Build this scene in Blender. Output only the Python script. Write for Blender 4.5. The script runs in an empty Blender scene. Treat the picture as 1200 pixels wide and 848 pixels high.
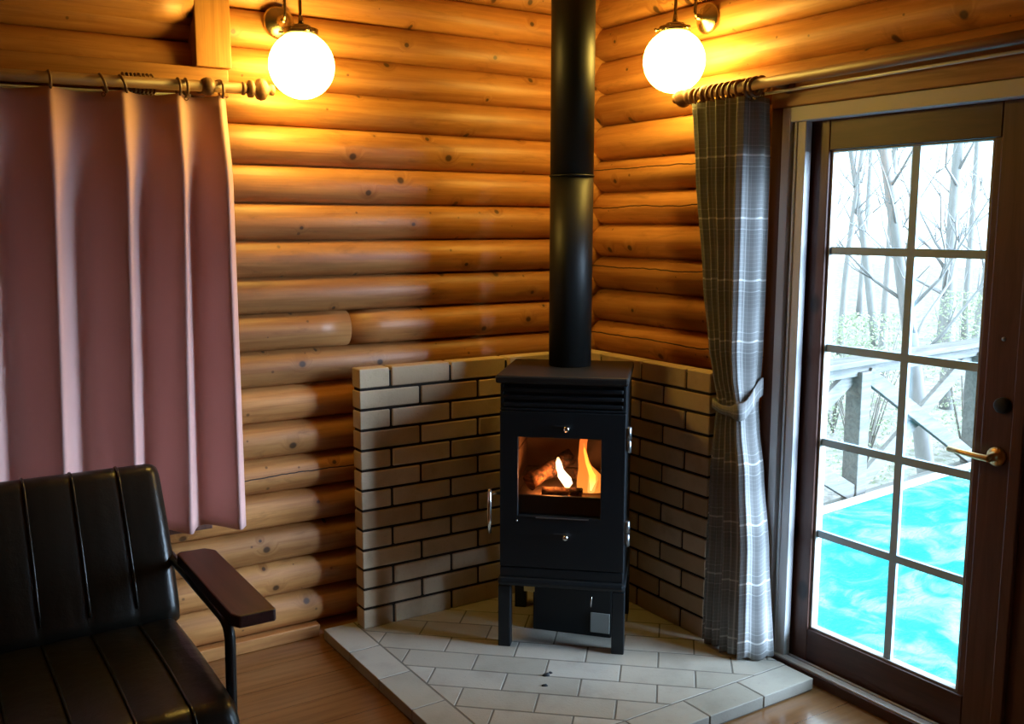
import bpy, bmesh, math, random
from mathutils import Vector, Matrix
random.seed(7)
PI = math.pi
S = bpy.context.scene
COL = S.collection

# ------------------------------------------------------------------ materials
def mat(name, base=(.5, .5, .5), rough=.5, metal=0., **kw):
    m = bpy.data.materials.new(name); m.use_nodes = True
    b = m.node_tree.nodes['Principled BSDF']
    b.inputs['Base Color'].default_value = (*base, 1)
    b.inputs['Roughness'].default_value = rough
    b.inputs['Metallic'].default_value = metal
    for k, v in kw.items():
        b.inputs[k].default_value = v
    return m

class NT:
    """small node-tree builder"""
    def __init__(s, m): s.m = m; s.t = m.node_tree; s.b = s.t.nodes.get('Principled BSDF')
    def n(s, typ, **kw):
        x = s.t.nodes.new(typ)
        for k, v in kw.items(): setattr(x, k, v)
        return x
    def l(s, a, b): s.t.links.new(a, b)
    def inp(s, sock, v):
        if hasattr(v, 'is_linked') or isinstance(v, bpy.types.NodeSocket): s.l(v, sock)
        else: sock.default_value = v
    def math(s, op, a, b=0., c=None, clamp=False):
        x = s.n('ShaderNodeMath', operation=op); x.use_clamp = clamp
        s.inp(x.inputs[0], a); s.inp(x.inputs[1], b)
        if c is not None: s.inp(x.inputs[2], c)
        return x.outputs[0]
    def mix(s, f, a, b, typ='MIX'):
        x = s.n('ShaderNodeMix', data_type='RGBA', blend_type=typ)
        s.inp(x.inputs[0], f)
        s.inp(x.inputs[6], (*a, 1) if isinstance(a, tuple) and len(a) == 3 else a)
        s.inp(x.inputs[7], (*b, 1) if isinstance(b, tuple) and len(b) == 3 else b)
        return x.outputs[2]
    def ramp(s, f, stops):
        x = s.n('ShaderNodeValToRGB'); cr = x.color_ramp
        while len(cr.elements) < len(stops): cr.elements.new(.5)
        for e, (p, c) in zip(cr.elements, stops):
            e.position = p; e.color = (*c, 1) if isinstance(c, tuple) else (c, c, c, 1)
        s.l(f, x.inputs[0]); return x.outputs[0]
    def smooth(s, v, lo, hi):
        x = s.n('ShaderNodeMapRange', interpolation_type='SMOOTHSTEP')
        s.inp(x.inputs[0], v); x.inputs[1].default_value = lo; x.inputs[2].default_value = hi
        return x.outputs[0]
    def coord(s, out='Object', scale=(1, 1, 1), uv=None):
        if uv:
            a = s.n('ShaderNodeUVMap'); a.uv_map = uv; o = a.outputs[0]
        else:
            o = s.n('ShaderNodeTexCoord').outputs[out]
        mp = s.n('ShaderNodeMapping'); mp.inputs['Scale'].default_value = scale
        s.l(o, mp.inputs[0]); return mp.outputs[0]
    def noise(s, vec, scale, detail=4, rough=.55, dist=0., col=False):
        x = s.n('ShaderNodeTexNoise'); s.l(vec, x.inputs['Vector'])
        x.inputs['Scale'].default_value = scale; x.inputs['Detail'].default_value = detail
        x.inputs['Roughness'].default_value = rough; x.inputs['Distortion'].default_value = dist
        return x.outputs[1 if col else 0]
    def attr(s, name, out=0):
        x = s.n('ShaderNodeAttribute'); x.attribute_name = name; return x.outputs[out]
    def bump(s, h, strength=.3, dist=.01):
        x = s.n('ShaderNodeBump'); x.inputs['Strength'].default_value = strength
        x.inputs['Distance'].default_value = dist; s.l(h, x.inputs['Height'])
        s.l(x.outputs[0], s.b.inputs['Normal'])
    def color(s, c): s.l(c, s.b.inputs['Base Color'])

def wood(name, light, dark, axis=0, rough=.4, knots=True, scale=1., coat=0.):
    m = mat(name, light, rough); t = NT(m)
    sc = [9, 9, 9]; sc[axis] = .9
    v = t.coord(scale=tuple(k * scale for k in sc))
    g = t.noise(v, 2.4, 6, .6, 1.2)
    sc2 = [60, 60, 60]; sc2[axis] = 2.
    g2 = t.noise(t.coord(scale=tuple(k * scale for k in sc2)), 2, 3)
    c = t.mix(t.smooth(g, .3, .72), light, dark)
    c = t.mix(t.math('MULTIPLY', t.smooth(g2, .5, .75), .35), c, tuple(k * .6 for k in dark))
    if knots:
        sc3 = [5, 5, 5]; sc3[axis] = 3.2
        vo = t.n('ShaderNodeTexVoronoi'); vo.inputs['Scale'].default_value = 1.
        t.l(t.coord(scale=tuple(k * scale for k in sc3)), vo.inputs['Vector'])
        gate = t.math('GREATER_THAN', vo.outputs[1], .5)
        k = t.math('MULTIPLY', t.math('SUBTRACT', 1., t.smooth(vo.outputs[0], .08, .16)), gate)
        c = t.mix(k, c, tuple(q * .3 for q in dark))
    t.color(c); t.bump(g2, .08, .004)
    if coat: t.b.inputs['Coat Weight'].default_value = coat; t.b.inputs['Coat Roughness'].default_value = .25
    return m

def log_mat(name, light, dark):
    m = mat(name, light, .4); t = NT(m)
    uv = t.coord(uv='grain')
    sep = t.n('ShaderNodeSeparateXYZ'); t.l(uv, sep.inputs[0])
    vo = t.n('ShaderNodeTexVoronoi', voronoi_dimensions='2D'); vo.inputs['Scale'].default_value = 5.
    t.l(uv, vo.inputs['Vector'])
    sepc = t.n('ShaderNodeSeparateColor'); t.l(vo.outputs[1], sepc.inputs[0])
    gate = t.math('GREATER_THAN', sepc.outputs[0], .25)
    size = t.math('MULTIPLY_ADD', sepc.outputs[1], .05, .028)
    rel = t.math('DIVIDE', vo.outputs[0], size)
    knot = t.math('MULTIPLY', t.math('SUBTRACT', 1., t.smooth(rel, .55, 1.15)), gate)
    halo = t.math('MULTIPLY', t.math('SUBTRACT', 1., t.smooth(rel, .8, 3.6)), gate)
    # straight grain bending round knots
    w = t.n('ShaderNodeCombineXYZ')
    t.l(t.math('MULTIPLY', sep.outputs[0], 1.1), w.inputs[0])
    t.l(t.math('MULTIPLY_ADD', halo, .9, t.math('MULTIPLY', sep.outputs[1], 22.)), w.inputs[1])
    g = t.noise(w.outputs[0], 1.6, 5, .6, .4)
    w2 = t.n('ShaderNodeCombineXYZ')
    t.l(t.math('MULTIPLY', sep.outputs[0], 2.5), w2.inputs[0]); t.l(t.math('MULTIPLY', sep.outputs[1], 90.), w2.inputs[1])
    g2 = t.noise(w2.outputs[0], 2., 3)
    blot = t.noise(t.coord(uv='grain', scale=(1.4, 5, 1)), 1.6, 4)
    rnd = t.attr('tone', 2)
    c = t.mix(t.smooth(g, .28, .74), light, dark)
    c = t.mix(t.math('MULTIPLY', t.smooth(blot, .5, .72), .45), c, tuple(k * .55 for k in dark))
    c = t.mix(t.math('MULTIPLY', t.smooth(g2, .52, .8), .3), c, tuple(k * .6 for k in dark))
    c = t.mix(t.math('MULTIPLY', halo, .3), c, tuple(k * .6 for k in dark))
    c = t.mix(t.math('MULTIPLY', knot, .88), c, (.035, .014, .006))
    v2 = t.n('ShaderNodeTexVoronoi', voronoi_dimensions='2D'); v2.inputs['Scale'].default_value = 8.; t.l(uv, v2.inputs['Vector'])
    sc2 = t.n('ShaderNodeSeparateColor'); t.l(v2.outputs[1], sc2.inputs[0])
    k2 = t.math('MULTIPLY', t.math('SUBTRACT', 1., t.smooth(t.math('DIVIDE', v2.outputs[0], t.math('MULTIPLY_ADD', sc2.outputs[1], .035, .02)), .5, 1.2)), t.math('GREATER_THAN', sc2.outputs[0], .62))
    c = t.mix(t.math('MULTIPLY', k2, .7), c, (.07, .028, .010))
    st = t.noise(t.coord(uv='grain', scale=(3.2, 11, 1)), 1.7, 5, .65, .6)
    c = t.mix(t.math('MULTIPLY', t.smooth(st, .54, .74), .5), c, tuple(k * .5 for k in dark))
    hsv = t.n('ShaderNodeHueSaturation'); t.l(c, hsv.inputs['Color'])
    t.l(t.math('MULTIPLY_ADD', rnd, .5, .76), hsv.inputs['Value'])
    c = hsv.outputs[0]
    # drying cracks along chosen logs
    cr = t.attr('crack', 2); vrel = t.attr('vrel', 2)
    nz = t.noise(t.coord(uv='grain', scale=(1, 0, 0)), 4., 4)
    lin = t.math('ABSOLUTE', t.math('SUBTRACT', vrel, t.math('MULTIPLY_ADD', t.math('SUBTRACT', nz, .5), .55, cr)))
    crack = t.math('SUBTRACT', 1., t.smooth(lin, .015, .05))
    c = t.mix(crack, c, (.012, .005, .002))
    t.color(c)
    t.l(t.math('MULTIPLY_ADD', g, .2, .34), t.b.inputs['Roughness'])
    h = t.math('SUBTRACT', t.math('MULTIPLY', g2, .25), crack)
    t.bump(h, .35, .006)
    return m

def brick_mat(name, cols, rough, bump=.25, sat=.0):
    m = mat(name, cols[0], rough); t = NT(m)
    r = t.attr('tone', 2)
    n = len(cols)
    c = t.ramp(r, [(i / (n - 1), k) for i, k in enumerate(cols)])
    v = t.coord()
    b = t.noise(v, 9, 5); f = t.noise(v, 140, 3)
    c = t.mix(t.math('MULTIPLY', t.smooth(b, .42, .75), .4), c, tuple(k * .62 for k in cols[0]))
    c = t.mix(t.math('MULTIPLY', t.smooth(f, .6, .8), .35), c, tuple(k * .5 for k in cols[0]))
    t.color(c); t.bump(f, bump, .003)
    return m

def glass_mat(name, tint=(1, 1, 1), refl=1.):
    m = bpy.data.materials.new(name); m.use_nodes = True; t = NT(m)
    t.t.nodes.remove(t.b)
    tr = t.n('ShaderNodeBsdfTransparent'); tr.inputs[0].default_value = (*tint, 1)
    gl = t.n('ShaderNodeBsdfGlossy'); gl.inputs['Roughness'].default_value = .02
    ge = t.n('ShaderNodeNewGeometry'); dp = t.n('ShaderNodeVectorMath', operation='DOT_PRODUCT')
    t.l(ge.outputs['Incoming'], dp.inputs[0]); t.l(ge.outputs['Normal'], dp.inputs[1])
    fr = t.math('MULTIPLY_ADD', t.math('POWER', t.math('SUBTRACT', 1., t.math('ABSOLUTE', dp.outputs['Value'])), 5.), .96, .04)
    mx = t.n('ShaderNodeMixShader')
    t.l(t.math('MULTIPLY', fr, refl), mx.inputs[0]); t.l(tr.outputs[0], mx.inputs[1]); t.l(gl.outputs[0], mx.inputs[2])
    t.l(mx.outputs[0], t.t.nodes['Material Output'].inputs[0])
    return m

def emis(name, col, st):
    m = mat(name, (0, 0, 0), 1.)
    b = m.node_tree.nodes['Principled BSDF']
    b.inputs['Emission Color'].default_value = (*col, 1); b.inputs['Emission Strength'].default_value = st
    b.inputs['Specular IOR Level'].default_value = 0
    return m

def flame_mat(name, stops, st, alpha):
    m = bpy.data.materials.new(name); m.use_nodes = True; t = NT(m); t.t.nodes.remove(t.b)
    g = t.n('ShaderNodeSeparateXYZ'); t.l(t.n('ShaderNodeTexCoord').outputs['Generated'], g.inputs[0])
    em = t.n('ShaderNodeEmission'); em.inputs[1].default_value = st
    t.l(t.ramp(g.outputs[2], stops), em.inputs[0])
    tr = t.n('ShaderNodeBsdfTransparent')
    mx = t.n('ShaderNodeMixShader'); mx.inputs[0].default_value = alpha
    t.l(tr.outputs[0], mx.inputs[1]); t.l(em.outputs[0], mx.inputs[2])
    t.l(mx.outputs[0], t.t.nodes['Material Output'].inputs[0])
    return m

M = {}
M['log'] = log_mat('varnished_log', (.56, .265, .085), (.36, .135, .036))
M['board'] = wood('pine_board', (.50, .235, .075), (.33, .13, .04), 0, .42)
M['board_y'] = wood('pine_board_y', (.46, .22, .075), (.30, .125, .04), 1, .42)
M['board_z'] = wood('pine_board_z', (.50, .235, .075), (.36, .15, .045), 2, .42)
M['door_z'] = wood('brown_door_wood', (.135, .060, .042), (.085, .036, .025), 2, .42)
M['door_y'] = wood('brown_door_wood_cross', (.072, .026, .018), (.045, .016, .011), 1, .42)
M['rod'] = wood('rod_wood', (.27, .15, .075), (.18, .09, .045), 0, .45, False)
M['rod_y'] = wood('rod_wood_y', (.22, .10, .05), (.13, .055, .025), 1, .5, False)
M['arm'] = wood('dark_armrest_wood', (.075, .026, .02), (.045, .016, .013), 1, .36, False, 1.5)
M['brick'] = brick_mat('cream_brick', [(.42, .29, .17), (.55, .42, .27), (.62, .50, .34), (.48, .35, .22), (.66, .55, .39)], .8)
M['mortar'] = mat('dark_mortar', (.022, .016, .011), .95)
M['tile'] = brick_mat('hearth_tile', [(.27, .25, .205), (.34, .315, .265), (.38, .355, .305), (.30, .28, .235)], .6, .2)
M['grout'] = mat('grey_grout', (.12, .11, .095), .9)
M['iron'] = mat('matte_black_steel', (.005, .0075, .0095), .45)
M['iron2'] = mat('black_stove_top', (.014, .013, .012), .42)
M['pipe'] = mat('black_flue_enamel', (.006, .007, .007), .48)
M['chrome'] = mat('chrome', (.75, .75, .74), .15, 1.)
M['steel'] = mat('dull_steel', (.30, .32, .33), .4, 1.)
M['brass'] = mat('aged_brass', (.42, .34, .20), .26, 1.)
M['gold'] = mat('brass_handle', (.62, .43, .19), .3, 1.)
M['globe'] = emis('lit_globe_glass', (1., .66, .12), 40.)
M['white'] = mat('white_aluminium', (.62, .63, .64), .45)
M['silver'] = mat('silver_track', (.72, .72, .70), .3, .3)
M['flat_black'] = mat('dull_black', (.008, .009, .012), .7)
M['muntin'] = mat('blue_tinted_glazing_bar', (.42, .62, .76), .5)  # grey bars; the blue of the daylight glow is put into their colour
M['bead'] = mat('pale_glazing_bead', (.34, .32, .29), .5)
M['pane'] = glass_mat('door_glass')
for k in ('iron', 'iron2', 'pipe'): M[k].node_tree.nodes['Principled BSDF'].inputs['Specular IOR Level'].default_value = .35
M['fireglass'] = glass_mat('stove_glass', (.93, .88, .84))
M['vinyl'] = mat('black_vinyl', (.011, .0095, .007), .3)
t = NT(M['vinyl']); v = t.coord(); t.bump(t.math('ADD', t.noise(v, 18, 3), t.math('MULTIPLY', t.noise(v, 260, 2), .12)), .22, .01)
M['piping'] = mat('black_vinyl_piping', (.016, .015, .013), .2)
M['grid'] = mat('black_tube', (.01, .01, .011), .3)
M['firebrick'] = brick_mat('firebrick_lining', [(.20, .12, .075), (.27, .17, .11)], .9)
M['char'] = mat('charred_firewood', (.06, .035, .022), .9)
t = NT(M['char']); v = t.coord(scale=(30, 4, 30)); q = t.noise(v, 2, 4); t.color(t.mix(t.smooth(q, .35, .65), (.025, .014, .01), (.22, .10, .045)))
ember = t.smooth(t.noise(t.coord(scale=(12, 12, 12)), 3, 3), .62, .74)
t.b.inputs['Emission Color'].default_value = (1, .22, .03, 1); t.l(t.math('MULTIPLY', ember, 1.2), t.b.inputs['Emission Strength'])
M['ash'] = mat('grey_metal', (.30, .32, .30), .5)
M['tag'] = mat('yellow_tag', (.45, .3, .08), .6)
M['flame_orange'] = flame_mat('orange_flame', [(0., (1, .33, .05)), (.45, (1, .26, .035)), (.8, (1, .20, .03)), (1., (.8, .12, .02))], 1.35, .78)
M['flame_yellow'] = flame_mat('yellow_flame', [(0., (1, .72, .22)), (.35, (1, .55, .06)), (1., (1, .34, .04))], 2.6, .9)
M['flame_white'] = flame_mat('white_flame', [(0., (1, .62, .25)), (.25, (1, .86, .6)), (.8, (1, .85, .55)), (1., (1, .5, .15))], 4.5, .95)

# floor: amber wood-look boards
M['floor'] = mat('amber_floor', (.30, .15, .05), .25, 0., **{'Coat Weight': .5, 'Coat Roughness': .1}); t = NT(M['floor'])
v = t.coord(scale=(1, 1, 1))
br = t.n('ShaderNodeTexBrick'); t.l(v, br.inputs['Vector']); br.offset = .4
br.inputs['Scale'].default_value = 1.; br.inputs['Brick Width'].default_value = 1.8; br.inputs['Row Height'].default_value = .15
br.inputs['Mortar Size'].default_value = .0012; br.inputs['Mortar'].default_value = (.10, .045, .015, 1)
br.inputs['Color1'].default_value = (.25, .118, .042, 1); br.inputs['Color2'].default_value = (.20, .09, .03, 1)
g = t.noise(t.coord(scale=(1.2, 18, 1)), 3, 5)
t.color(t.mix(t.math('MULTIPLY', t.smooth(g, .35, .7), .5), br.outputs[0], (.11, .045, .014)))
M['ceil'] = wood('ceiling_boards', (.45, .22, .08), (.32, .14, .045), 1, .5)

def cloth(name, base):
    m = mat(name, base, .9); t = NT(m)
    t.b.inputs['Sheen Weight'].default_value = .15; t.b.inputs['Specular IOR Level'].default_value = .15
    f = t.noise(t.coord(uv='cloth', scale=(400, 90, 1)), 3, 2)
    t.color(t.mix(t.math('MULTIPLY', f, .25), base, tuple(k * .7 for k in base)))
    t.bump(f, .06, .002); return m
M['pink'] = cloth('dusty_pink_cloth', (.80, .47, .42))
def plaid():
    m = mat('grey_plaid_cloth', (.2, .2, .2), .9); t = NT(m)
    t.b.inputs['Specular IOR Level'].default_value = .12
    sep = t.n('ShaderNodeSeparateXYZ'); t.l(t.coord(uv='cloth'), sep.inputs[0])
    def lines(o, period, off, half):
        f = t.math('FRACT', t.math('DIVIDE', t.math('ADD', o, off), period))
        d = t.math('MULTIPLY', t.math('ABSOLUTE', t.math('SUBTRACT', f, .5)), period)
        return t.math('SUBTRACT', 1., t.smooth(d, half * .6, half * 1.5))
    P = .198
    def band(o, off=0.):
        a = lines(o, P, off, .0028)
        b = t.math('MULTIPLY', t.math('MAXIMUM', lines(o, P, off + .035, .0016), lines(o, P, off - .03, .0016)), .4)
        c = t.math('MULTIPLY', lines(o, .0132, 0., .0012), .16)
        return a, t.math('ADD', b, c)
    ha, hb = band(sep.outputs[1], .043); va, vb = band(sep.outputs[0], .02)
    wide = t.math('MULTIPLY', lines(sep.outputs[1], P, .10, .03), .35)
    widev = t.math('MULTIPLY', lines(sep.outputs[0], P, .10, .03), .35)
    c = t.mix(t.math('ADD', wide, widev), (.235, .235, .23), (.145, .145, .145))
    c = t.mix(t.math('ADD', hb, vb, clamp=True), c, (.46, .46, .45))
    c = t.mix(t.math('ADD', t.math('MULTIPLY', ha, .75), t.math('MULTIPLY', va, .6), clamp=True), c, (.66, .65, .62))
    t.color(c); return m
M['plaid'] = plaid()

# outdoors
M['tarp'] = mat('turquoise_tarp', (.02, .50, .60), .35); t = NT(M['tarp'])
v = t.coord(); q = t.noise(v, 2.2, 5, .6, 1.5)
t.color(t.mix(t.smooth(q, .42, .66), (.012, .25, .30), (.16, .52, .52)))
t.bump(t.noise(t.coord(scale=(1, 2.5, 1)), 3.5, 4, .6, 1.8), .5, .06)
M['greywood'] = wood('weathered_deck_wood', (.1828, .1750, .1630), (.1193, .1133, .1073), 0, 1., False)
M['plank'] = mat('pale_plank', (.4286, .4152, .4018), 1.)
M['ground'] = mat('leaf_litter', (.5, .45, .38), 1.); t = NT(M['ground'])
q = t.noise(t.coord(), 5, 8, .75); q2 = t.noise(t.coord(), .5, 3)
t.color(t.mix(t.smooth(q2, .4, .6), t.mix(t.smooth(q, .4, .62), (.2578, .2406, .2259), (.1277, .1130, .1007)), t.mix(t.smooth(q, .4, .62), (.2406, .2357, .2112), (.1350, .1326, .1056))))
M['bark'] = mat('grey_bark', (.20, .19, .18), .95); t = NT(M['bark'])
q = t.noise(t.coord(scale=(14, 14, 3)), 1.5, 5); t.color(t.mix(q, (.1782, .1762, .1742), (.3089, .3010, .2930)))
M['leaf'] = mat('pale_green_leaves', (.24, .27, .18), .8)
M['stem'] = mat('twig', (.1980, .1822, .1584), .95)
M['wall'] = wood('back_wall_boards', (.42, .22, .09), (.3, .14, .05), 0, .5)

for k in ('tarp', 'greywood', 'plank', 'ground', 'bark', 'leaf', 'stem'):
    M[k].node_tree.nodes['Principled BSDF'].inputs['Specular IOR Level'].default_value = .0 if k != 'tarp' else .02

# ------------------------------------------------------------------ mesh helpers
def new(): return bmesh.new()
def bx(bm, lo, hi, mx=None, tone=None):
    la = None if tone is None else (bm.faces.layers.float.get('tone') or bm.faces.layers.float.new('tone'))
    lo, hi = Vector(lo), Vector(hi)
    vs = [bm.verts.new((x, y, z)) for x in (lo.x, hi.x) for y in (lo.y, hi.y) for z in (lo.z, hi.z)]
    if mx: 
        for q in vs: q.co = mx @ q.co
    idx = [(0, 1, 3, 2), (4, 6, 7, 5), (0, 4, 5, 1), (2, 3, 7, 6), (0, 2, 6, 4), (1, 5, 7, 3)]
    fs = [bm.faces.new([vs[i] for i in f]) for f in idx]
    if tone is not None:
        for f in fs: f[la] = tone
    return vs
def prism(bm, pts, z0, z1, tone=None):
    la = None if tone is None else (bm.faces.layers.float.get('tone') or bm.faces.layers.float.new('tone'))
    lo = [bm.verts.new((p[0], p[1], z0)) for p in pts]; hi = [bm.verts.new((p[0], p[1], z1)) for p in pts]
    n = len(pts); fs = [bm.faces.new(lo[::-1]), bm.faces.new(hi)]
    for i in range(n): fs.append(bm.faces.new((lo[i], lo[(i + 1) % n], hi[(i + 1) % n], hi[i])))
    if tone is not None:
        for f in fs: f[la] = tone
def tube(bm, pts, r, n=12, closed=False, cap=True):
    pts = [Vector(p) for p in pts]; N = len(pts)
    rs = r if isinstance(r, (list, tuple)) else [r] * N
    rings = []; up = None
    for i, p in enumerate(pts):
        if closed: d = (pts[(i + 1) % N] - pts[i - 1])
        else: d = pts[min(i + 1, N - 1)] - pts[max(i - 1, 0)]
        d.normalize()
        if up is None:
            up = Vector((0, 0, 1)) if abs(d.z) < .9 else Vector((1, 0, 0))
        a = d.cross(up)
        if a.length < 1e-5: a = d.cross(Vector((0, 1, 0)))
        a.normalize(); b = a.cross(d).normalized(); up = b
        rings.append([bm.verts.new(p + (a * math.cos(2 * PI * k / n) + b * math.sin(2 * PI * k / n)) * rs[i]) for k in range(n)])
    for i in range(N if closed else N - 1):
        A, B = rings[i], rings[(i + 1) % N]
        for k in range(n):
            f = bm.faces.new((A[k], A[(k + 1) % n], B[(k + 1) % n], B[k])); f.smooth = True
    if cap and not closed:
        bm.faces.new(rings[0][::-1]); bm.faces.new(rings[-1])
def lathe(bm, prof, o=(0, 0, 0), ax=(0, 0, 1), n=28):
    """prof: list of (along, radius)"""
    o = Vector(o); ax = Vector(ax).normalized()
    a = ax.orthogonal().normalized(); b = ax.cross(a)
    rings = []
    for h, r in prof:
        if r < 1e-6: rings.append([bm.verts.new(o + ax * h)])
        else: rings.append([bm.verts.new(o + ax * h + (a * math.cos(2 * PI * k / n) + b * math.sin(2 * PI * k / n)) * r) for k in range(n)])
    for A, B in zip(rings, rings[1:]):
        for k in range(n):
            k2 = (k + 1) % n
            if len(A) == 1 and len(B) == 1: continue
            if len(A) == 1: f = bm.faces.new((A[0], B[k2], B[k]))
            elif len(B) == 1: f = bm.faces.new((A[k], A[k2], B[0]))
            else: f = bm.faces.new((A[k], A[k2], B[k2], B[k]))
            f.smooth = True
    if len(rings[0]) > 1: bm.faces.new(rings[0])
    if len(rings[-1]) > 1: bm.faces.new(rings[-1][::-1])
def torus(bm, c, ax, R, r, n=24, m=8):
    c = Vector(c); ax = Vector(ax).normalized(); a = ax.orthogonal().normalized(); b = ax.cross(a)
    tube(bm, [c + (a * math.cos(2 * PI * k / n) + b * math.sin(2 * PI * k / n)) * R for k in range(n)], r, m, closed=True)
def bez(p0, p1, p2, p3, n=12):
    p0, p1, p2, p3 = map(Vector, (p0, p1, p2, p3))
    return [p0 * (1 - t) ** 3 + p1 * 3 * t * (1 - t) ** 2 + p2 * 3 * t * t * (1 - t) + p3 * t ** 3 for t in [i / n for i in range(n + 1)]]
def obj(name, bm, m, parent=None, bevel=0., smooth=False, seg=2, solid=0.):
    bmesh.ops.recalc_face_normals(bm, faces=bm.faces)
    me = bpy.data.meshes.new(name); bm.to_mesh(me); bm.free()
    o = bpy.data.objects.new(name, me); COL.objects.link(o)
    me.materials.append(m)
    if smooth:
        for p in me.polygons: p.use_smooth = True
    if solid:
        q = o.modifiers.new('thickness', 'SOLIDIFY'); q.thickness = solid; q.offset = 0
    if bevel:
        q = o.modifiers.new('bevel', 'BEVEL'); q.width = bevel; q.segments = seg; q.limit_method = 'ANGLE'; q.angle_limit = .6
        q.harden_normals = False
    if parent is not None: o.parent = parent
    return o
def tag(o, label, cat, group=None):
    o['label'] = label; o['category'] = cat
    if group: o['group'] = group
    return o
def thing(name, label, cat, loc=(0, 0, 0), rz=0., group=None):
    o = bpy.data.objects.new(name, None); COL.objects.link(o); o.empty_display_size = .05
    o.location = loc; o.rotation_euler = (0, 0, rz)
    return tag(o, label, cat, group)
def struct(o, label=None, cat=None):
    o['kind'] = 'structure'
    if label: o['label'] = label; o['category'] = cat
    return o

# ------------------------------------------------------------------ log walls
X0, Y0 = -.02, .035           # valley planes of right and left wall
B = .036                      # bulge of a log
def log_courses(bm, axis, base, pieces, b=B):
    """axis 0: wall runs along x, bulges to -y; axis 1: runs along y, bulges to -x. pieces: (u0,u1,z0,z1,crack)"""
    T = bm.faces.layers.float.new('tone'); CK = bm.faces.layers.float.new('crack'); VR = bm.verts.layers.float.new('vrel')
    UV = bm.loops.layers.uv.new('grain')
    for (u0, u1, z0, z1, crack) in pieces:
        nu = max(2, int((u1 - u0) / .12)); nv = 16
        off = random.uniform(0, 40); tone = random.random(); ph = random.uniform(0, 6)
        h = (z1 - z0) / 2; R = (b * b + h * h) / (2 * b)
        grid = []
        for i in range(nu + 1):
            u = u0 + (u1 - u0) * i / nu; row = []
            wob = .004 * math.sin(u * 2.3 + ph) + .0025 * math.sin(u * 6.1 + ph * 2)
            for j in range(nv + 1):
                w = -1 + 2 * j / nv
                d = math.sqrt(max(R * R - (w * h) ** 2, 0)) - (R - b)
                d += wob * (1 - w * w)
                if j in (0, nv): d -= .012
                z = (z0 + z1) / 2 + w * h
                p = (u, base - d, z) if axis == 0 else (base - d, u, z)
                q = bm.verts.new(p); q[VR] = w; row.append((q, u + off, (w * h * 1.12) + off * 3.7))
            grid.append(row)
        for i in range(nu):
            for j in range(nv):
                cs = [grid[i][j], grid[i + 1][j], grid[i + 1][j + 1], grid[i][j + 1]]
                f = bm.faces.new([c[0] for c in cs]); f.smooth = True; f[T] = tone; f[CK] = crack
                for lp, c in zip(f.loops, cs): lp[UV].uv = (c[1], c[2])
        for e in (0, nu):                                  # end grain: cap back to the seam plane
            back = []
            for q in grid[e]:
                p = q[0].co.copy()
                if axis == 0: p.y = base + .05
                else: p.x = base + .05
                k = bm.verts.new(p); k[VR] = q[0][VR]; back.append(k)
            for j in range(nv):
                f = bm.faces.new((grid[e][j][0], grid[e][j + 1][0], back[j + 1], back[j])); f[T] = tone; f[CK] = -9
                for lp in f.loops: lp[UV].uv = (off, off * 3.7)

XL, YN, ZC = -4.4, -4.9, 2.5   # far ends of the room
zl = [-.085, .04, .165, .288, .4118, .5356, .6594, .7832, .907, 1.0305, 1.155, 1.2785, 1.402, 1.526, 1.6505, 1.78, 1.90, 2.02, 2.14, 2.26, 2.38, 2.5]
cr_l = {6: -.05}
pl = []
for i, (a, b) in enumerate(zip(zl, zl[1:])):
    c = cr_l.get(i - 1, -9)
    if abs(a - 1.0305) < .001: pl += [(XL, -1.1225, a, b, -9), (-1.1205, .12, a, b, -9)]
    else: pl.append((XL, .12, a, b, .1 if abs(a - .5356) < .001 else -9))
bm = new(); log_courses(bm, 0, Y0, pl)
obj_wl = struct(obj('wall_left', bm, M['log']), 'varnished log wall behind the sofa and the stove', 'wall')
zr = [-.10, .03, .16, .29, .42, .55, .68, .81, .94, 1.07, 1.198, 1.329, 1.459, 1.585, 1.712, 1.848, 1.972, 2.098, 2.225, 2.35, 2.5]
cks = {.94: .25, 1.07: -9, 1.198: .42, 1.329: -9, 1.459: .05, 1.585: .38}
pr = []
for a, b in zip(zr, zr[1:]):
    c = cks.get(a, -9)
    if a >= 1.84: pr.append((YN, .1, a, b, -9))
    else: pr += [(YN, -2.82, a, b, -9), (-.945, .1, a, b, c)]
bm = new(); log_courses(bm, 1, X0, pr)
struct(obj('wall_right', bm, M['log']), 'varnished log wall around the glazed door', 'wall')
# backing so that no daylight leaks through the seams
bm = new(); bx(bm, (XL, .06, -.1), (.14, .16, ZC)); struct(obj('wall_left_backing', bm, M['wall']))
bm = new(); bx(bm, (.005, YN, -.1), (.105, -2.80, ZC)); bx(bm, (.005, -.955, -.1), (.105, .1, ZC)); bx(bm, (.005, -2.80, 1.86), (.105, -.955, ZC))
struct(obj('wall_right_backing', bm, M['wall']))
bm = new(); bx(bm, (XL - .1, YN - .1, -.1), (XL, .16, ZC)); struct(obj('wall_far', bm, M['wall']))
bm = new(); bx(bm, (XL, YN - .1, -.1), (.1, YN, ZC)); struct(obj('wall_near', bm, M['wall']))
bm = new(); bx(bm, (XL - .1, YN - .1, -.12), (.0, .06, 0)); struct(obj('floor', bm, M['floor']), 'amber wood floor', 'floor')
bm = new(); bx(bm, (XL - .1, YN - .1, ZC), (.11, .16, ZC + .1)); struct(obj('ceiling', bm, M['ceil']), 'boarded ceiling', 'ceiling')
bm = new(); bx(bm, (XL, -.014, 0), (-1.272, .03, .045)); struct(obj('baseboard_left', bm, M['board'], bevel=.004), 'low pine baseboard along the log wall', 'baseboard')

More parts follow.
